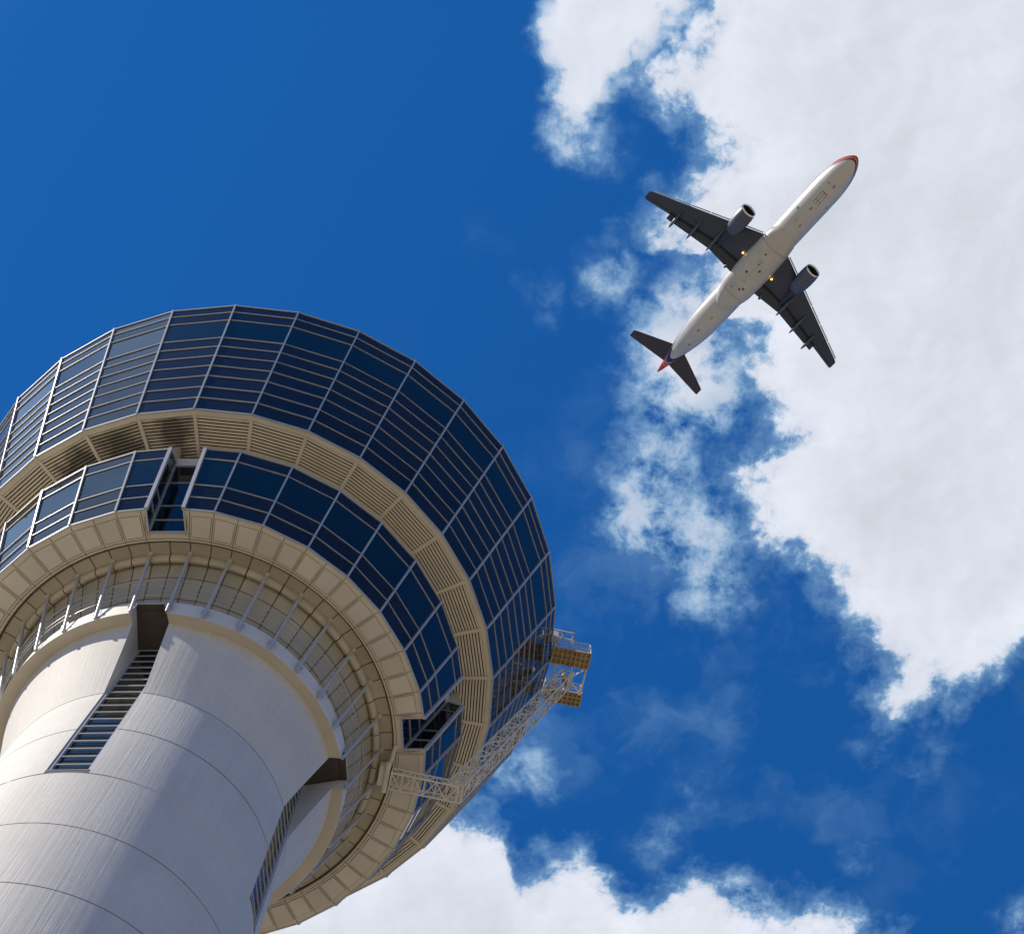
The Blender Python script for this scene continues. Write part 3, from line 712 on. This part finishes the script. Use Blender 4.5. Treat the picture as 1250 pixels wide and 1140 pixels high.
def loft(mb, secs, m, capA=True, capB=True):
    k = len(mb.v); n = len(secs[0])
    for s_ in secs: mb.v += [tuple(p) for p in s_]
    for i in range(len(secs) - 1):
        for j in range(n):
            j2 = (j + 1) % n; mb.f.append((k + i * n + j, k + i * n + j2, k + (i + 1) * n + j2, k + (i + 1) * n + j)); mb.m.append(mb.mi(m))
    if capA: mb.f.append(tuple(range(k + n))[k:][::-1]); mb.m.append(mb.mi(m))
    if capB: e_ = k + (len(secs) - 1) * n; mb.f.append(tuple(range(e_, e_ + n))); mb.m.append(mb.mi(m))
def ell(x, ry, rzu, rzd, zc, n=48): return [X(x, ry * math.cos(2 * math.pi * j / n), zc + (rzu if math.sin(2 * math.pi * j / n) > 0 else rzd) * math.sin(2 * math.pi * j / n)) for j in range(n)]
mb = MB(); secs = []
NOSE = [(0, .02, .02, -.52), (-.08, .24, .24, -.51), (-.3, .50, .48, -.48), (-.7, .80, .76, -.42), (-1.3, 1.12, 1.06, -.32), (-2.1, 1.42, 1.40, -.20), (-3.1, 1.68, 1.72, -.09), (-4.2, 1.85, 1.93, -.03), (-5.4, 1.95, 2.04, 0), (-6.6, 1.975, 2.07, 0)]
for x, ry, rz, zc in NOSE: secs.append(ell(x, ry, rz, rz, zc))
for k in range(1, 13): secs.append(ell(-6.6 - k * 2.05, 1.975, 2.07, 2.07, 0))
for x, ry, rz, zc in [(-32.6, 1.93, 2.0, .06), (-34.2, 1.82, 1.86, .18), (-36.0, 1.62, 1.62, .38), (-38.0, 1.32, 1.32, .64), (-40.0, .98, 1.02, .88), (-41.8, .66, .74, 1.07), (-43.2, .42, .50, 1.2), (-44.1, .27, .32, 1.27), (-44.5, .16, .2, 1.3)]: secs.append(ell(x, ry, rz, rz, zc))
loft(mb, secs, M_fus)
fus = mb.build('fuselage', plane, smooth=50)
mb = MB(); mb.tube([X(-44.45, 0, 1.3), X(-44.75, 0, 1.31)], .13, M_black, 12); mb.build('exhaust_outlet', fus)
# belly fairing
mb = MB(); secs = []
for x, ry, zb_, rz in [(-12.6, .6, -1.2, .80), (-13.4, 1.45, -1.05, 1.12), (-14.6, 1.95, -1.0, 1.32), (-16.5, 2.22, -1.0, 1.50), (-19, 2.3, -1.0, 1.58), (-22, 2.3, -1.0, 1.58), (-24.5, 2.18, -1.0, 1.48), (-26.3, 1.8, -1.02, 1.28), (-27.6, 1.2, -1.1, 1.08), (-28.4, .5, -1.3, .74)]:
    secs.append([X(x, ry * math.copysign(abs(math.cos(q)) ** .8, math.cos(q)), zb_ + rz * math.copysign(abs(math.sin(q)) ** .85, math.sin(q))) for q in [2 * math.pi * j / 40 for j in range(40)]])
loft(mb, secs, M_belly); bel = mb.build('belly_fairing', plane, smooth=50)
mb = MB()
def lowline(x, y):       # approximate underside of fairing
    return -1.0 - 1.58 * max(0, 1 - (y / 2.3) ** 2) ** .5
for x0, y0, x1, y1 in [(-16, -1.9, -16, 1.9), (-18.3, -2.0, -18.3, 2.0), (-22.3, -2.0, -22.3, 2.0), (-25, -1.8, -25, 1.8), (-18.3, -.02, -22.3, -.02), (-18.3, 1.2, -22.3, 1.2), (-18.3, -1.2, -22.3, -1.2)]:
    ps = [X(lerp(x0, x1, k / 8), lerp(y0, y1, k / 8), lowline(0, lerp(y0, y1, k / 8)) + .005) for k in range(9)]
    mb.tube(ps, .012, M_mark, 5)
for x, y, r in [(-19.6, .55, .22), (-20.9, -.55, .22), (-18.9, -.1, .10), (-23.2, .6, .16), (-23.6, .25, .13), (-17.2, -.3, .12), (-21.4, .9, .09), (-24.1, -.8, .08)]:
    zc = lowline(0, y); mb.tube([X(x, y, zc + .05), X(x, y, zc - .03)], r, M_mark, 10)
mb.build('belly_hatch', bel, smooth=60)
mb = MB()     # nose gear doors and antennas
def fz(x, y, rz=2.07): return -math.sqrt(max(0, 1 - (y / 1.975) ** 2)) * rz
for y in (-.38, .38, 0): mb.tube([X(-5.6, y, fz(0, y) + .01), X(-7.6, y, fz(0, y) - .0)], .025, M_mark, 5)
for x in (-5.6, -7.0): mb.tube([X(x, -.38, fz(0, .38)), X(x, 0, fz(0, 0)), X(x, .38, fz(0, .38))], .03, M_mark, 5)
for x, y, r in [(-8.4, 0, .10), (-4.2, .3, .09), (-4.3, -.5, .07), (-11.2, .5, .09), (-11.0, -.4, .06), (-9.8, -1.3, .09), (-7.2, 1.45, .09), (-30, .2, .08), (-33, 0, .10), (-36.2, .5, .08)]:
    rz = 2.07 if x > -32 else (2.0 if x > -34 else 1.6); zo = 0 if x > -32 else (.06 if x > -34 else .38)
    zc = zo - math.sqrt(max(0, 1 - (y / 1.9) ** 2)) * rz; mb.bar(X(x - r * 2, y, zc + .06), X(x + r * 2, y, zc + .06), (0, 0, -1), r * .9, .16, M_mark)
mb.build('antenna', fus, smooth=60)
# aerofoil section
AF = [(0, 0), (.02, .028), (.08, .052), (.2, .068), (.38, .070), (.6, .050), (.8, .024), (1, .002), (1, -.002), (.8, -.012), (.6, -.030), (.38, -.045), (.2, -.043), (.08, -.030), (.02, -.016)]
def sec(xle, y, z, c, th=1., rot=0.):
    o = []
    for cx_, cz in AF:
        dx, dz = cx_ * c, cz * c * th; o.append(X(xle - dx * math.cos(rot) + dz * math.sin(rot), y, z + dz * math.cos(rot) + dx * -math.sin(rot)))
    return o
def wing(sg):
    # main panel: (xLE, y, z, chord)
    W = [(-15.05, 1.2, -1.25, 6.5), (-15.95, 2.2, -1.2, 5.95), (-17.95, 6.3, -.95, 4.05), (-23.05, 16.55, -.15, 1.5), (-23.35, 16.85, -.12, 1.15)]
    mb = MB(); S_ = [sec(x, sg * y, z, c, 1.1) for x, y, z, c in W]; loft(mb, S_, M_wing); w = mb.build('wing', plane, smooth=40)
    def wz(y): return lerp(-1.25, -.12, (y - 1.2) / 15.65)
    def le(y): return -15.05 - .9 * (y - 1.2) if y < 2.2 else (lerp(-15.95, -17.95, (y - 2.2) / 4.1) if y < 6.3 else lerp(-17.95, -23.05, (y - 6.3) / 10.25))
    def te(y):
        return lerp(-21.75, -22.0, (y - 2) / 4.3) if y < 6.3 else lerp(-22.0, -24.55, (y - 6.3) / 10.25)
    # slats ahead of the leading edge
    for y0, y1 in ((2.35, 4.7), (6.6, 9.0), (9.1, 11.5), (11.6, 14.0), (14.1, 16.4)):
        mb = MB(); s2 = []
        for y in (y0, y1):
            xl = le(y); z = wz(y); o = [(.26, -.08), (.30, -.02), (.22, .05), (.02, .09), (.06, .03), (.10, -.05)]
            s2.append([X(xl + a_, sg * y, z + b_) for a_, b_ in o])
        loft(mb, s2, M_slat); mb.build('slat', w, smooth=40)
    # flaps, drooped slightly with a dark cove in front
    for y0, y1, c0, c1 in ((2.15, 6.2, 1.5, 1.15), (6.35, 13.0, 1.15, .78)):
        mb = MB(); s2 = [sec(te(y) + .12, sg * y, wz(y) - .10, c, 1.0, R_(12)) for y, c in ((y0, c0), (y1, c1))]
        loft(mb, s2, M_wing2); mb.build('flap', w, smooth=40)
        mb = MB(); mb.bar(X(te(y0) + .35, sg * y0, wz(y0) - .14), X(te(y1) + .28, sg * y1, wz(y1) - .09), (0, 0, -1), .24, .05, M_black); mb.build('flap_cove', w)
    # flap track fairings
    for y, ln in ((3.1, 1.1), (6.35, 4.4), (9.3, 3.8), (12.0, 3.1)):
        mb = MB(); xe = te(y) - 1.55 ; z = wz(y) - .28; s2 = []
        for f, r in ((0, .02), (.08, .10), (.25, .18), (.5, .20), (.75, .14), (.93, .06), (1, .015)):
            x = xe + ln * (1 - f) if False else xe + ln * f
            zz_ = z - .18 * math.sin(math.pi * f) - .12 * (1 - f)
            s2.append([X(x, sg * y + r * 1.1 * math.cos(q), zz_ + r * 1.5 * math.sin(q)) for q in [2 * math.pi * j / 10 for j in range(10)]])
        loft(mb, s2, M_nac); mb.build('flap_track_fairing', w, smooth=60)
    # aileron joint and panel lines
    mb = MB()
    mb.bar(X(te(13.1) + .55, sg * 13.1, wz(13.1) - .07), X(te(16.3) + .42, sg * 16.3, wz(16.3) - .045), (0, 0, -1), .05, .02, M_black)
    mb.build('aileron_joint', w)
    # landing lamp in the wing root
    mb = MB(); mb.tube([X(-19.9, sg * 2.55, -1.42), X(-19.75, sg * 2.55, -1.62)], .12, M_lamp, 12); mb.build('landing_light', w)
    # engine
    mb = MB(); ex, ey, ez = -14.43, sg * 5.65, -2.09; NP = 36
    prof_ = [(-.02, .93), (.0, .97), (-.06, 1.02), (-.3, 1.08), (-.8, 1.13), (-1.5, 1.14), (-2.3, 1.10), (-3.0, 1.0), (-3.6, .86), (-3.9, .76), (-3.9, .70), (-3.2, .62)]
    secs = [[X(ex + a_, ey + r * math.cos(2 * math.pi * j / NP), ez + r * math.sin(2 * math.pi * j / NP)) for j in range(NP)] for a_, r in prof_]
    loft(mb, secs, M_nac, False, True); nac = mb.build('engine', plane, smooth=50)
    mb = MB(); secs = [[X(ex + a_, ey + r * math.cos(2 * math.pi * j / NP), ez + r * math.sin(2 * math.pi * j / NP)) for j in range(NP)] for a_, r in [(-.35, .86), (-.12, .88), (.03, .92), (.07, .97), (.03, 1.02), (-.10, 1.055)]]
    loft(mb, secs, M_lip, False, False); mb.build('inlet_lip', nac, smooth=60)
    mb = MB(); secs = [[X(ex + a_, ey + r * math.cos(2 * math.pi * j / NP), ez + r * math.sin(2 * math.pi * j / NP)) for j in range(NP)] for a_, r in [(-.34, .862), (-1.1, .84), (-1.12, .30), (-.7, .04)]]
    loft(mb, secs, M_black, False, True)
    for k in range(18):
        q = 2 * math.pi * k / 18; c0 = math.cos(q); s0 = math.sin(q)
        mb.face([X(ex - 1.0, ey + .3 * c0, ez + .3 * s0), X(ex - 1.08, ey + .3 * math.cos(q + .15), ez + .3 * math.sin(q + .15)), X(ex - 1.09, ey + .82 * math.cos(q + .25), ez + .82 * math.sin(q + .25)), X(ex - .95, ey + .82 * math.cos(q + .05), ez + .82 * math.sin(q + .05))], M_wing)
    mb.build('fan', nac)
    mb = MB(); loft(mb, [[X(x, ey + w_ , z0), X(x, ey - w_, z0), X(x, ey - w_, z1), X(x, ey + w_, z1)] for x, w_, z0, z1 in ((-15.6, .05, -1.3, -.95), (-17.5, .24, -1.5, -.9), (-19.2, .26, -2.2, -1.0), (-20.8, .2, -1.65, -1.05), (-22.2, .05, -1.25, -1.05))], M_wing2)
    mb.build('pylon', nac)
    # tailplane
    mb = MB(); loft(mb, [sec(x, sg * y, z, c, .8) for x, y, z, c in [(-38.9, .5, 1.05, 3.6), (-39.3, .95, 1.1, 3.3), (-42.2, 6.1, 1.68, 1.4), (-42.45, 6.4, 1.71, 1.15)]], M_tailp)
    mb.build('tailplane', plane, smooth=40)
wing(1); wing(-1)
mb = MB(); s2 = []
for x, z, c in [(-35.4, 1.6, 6.6), (-37.2, 2.6, 5.2), (-41.6, 7.9, 2.0), (-41.9, 8.1, 1.6)]:
    s2.append([X(x - a_ * c, b_ * c * .8, z) for a_, b_ in AF])
loft(mb, s2, M_fus); mb.build('tail_fin', plane, smooth=40)

# ------------------------------------------------------------ ground
mb = MB(); G = 4000; NG = 8
for i in range(NG):
    for j in range(NG):
        x0, x1, y0, y1 = [lerp(-G, G, v / NG) for v in (i, i + 1, j, j + 1)]
        mb.face([(x0, y0, 0), (x1, y0, 0), (x1, y1, 0), (x0, y1, 0)], mat('apron_concrete', (.31, .265, .19), .9, var=.15, vscale=.05) if not mb.mats else mb.mats[0])
gr = mb.build('ground', weld=.01); gr['kind'] = 'structure'
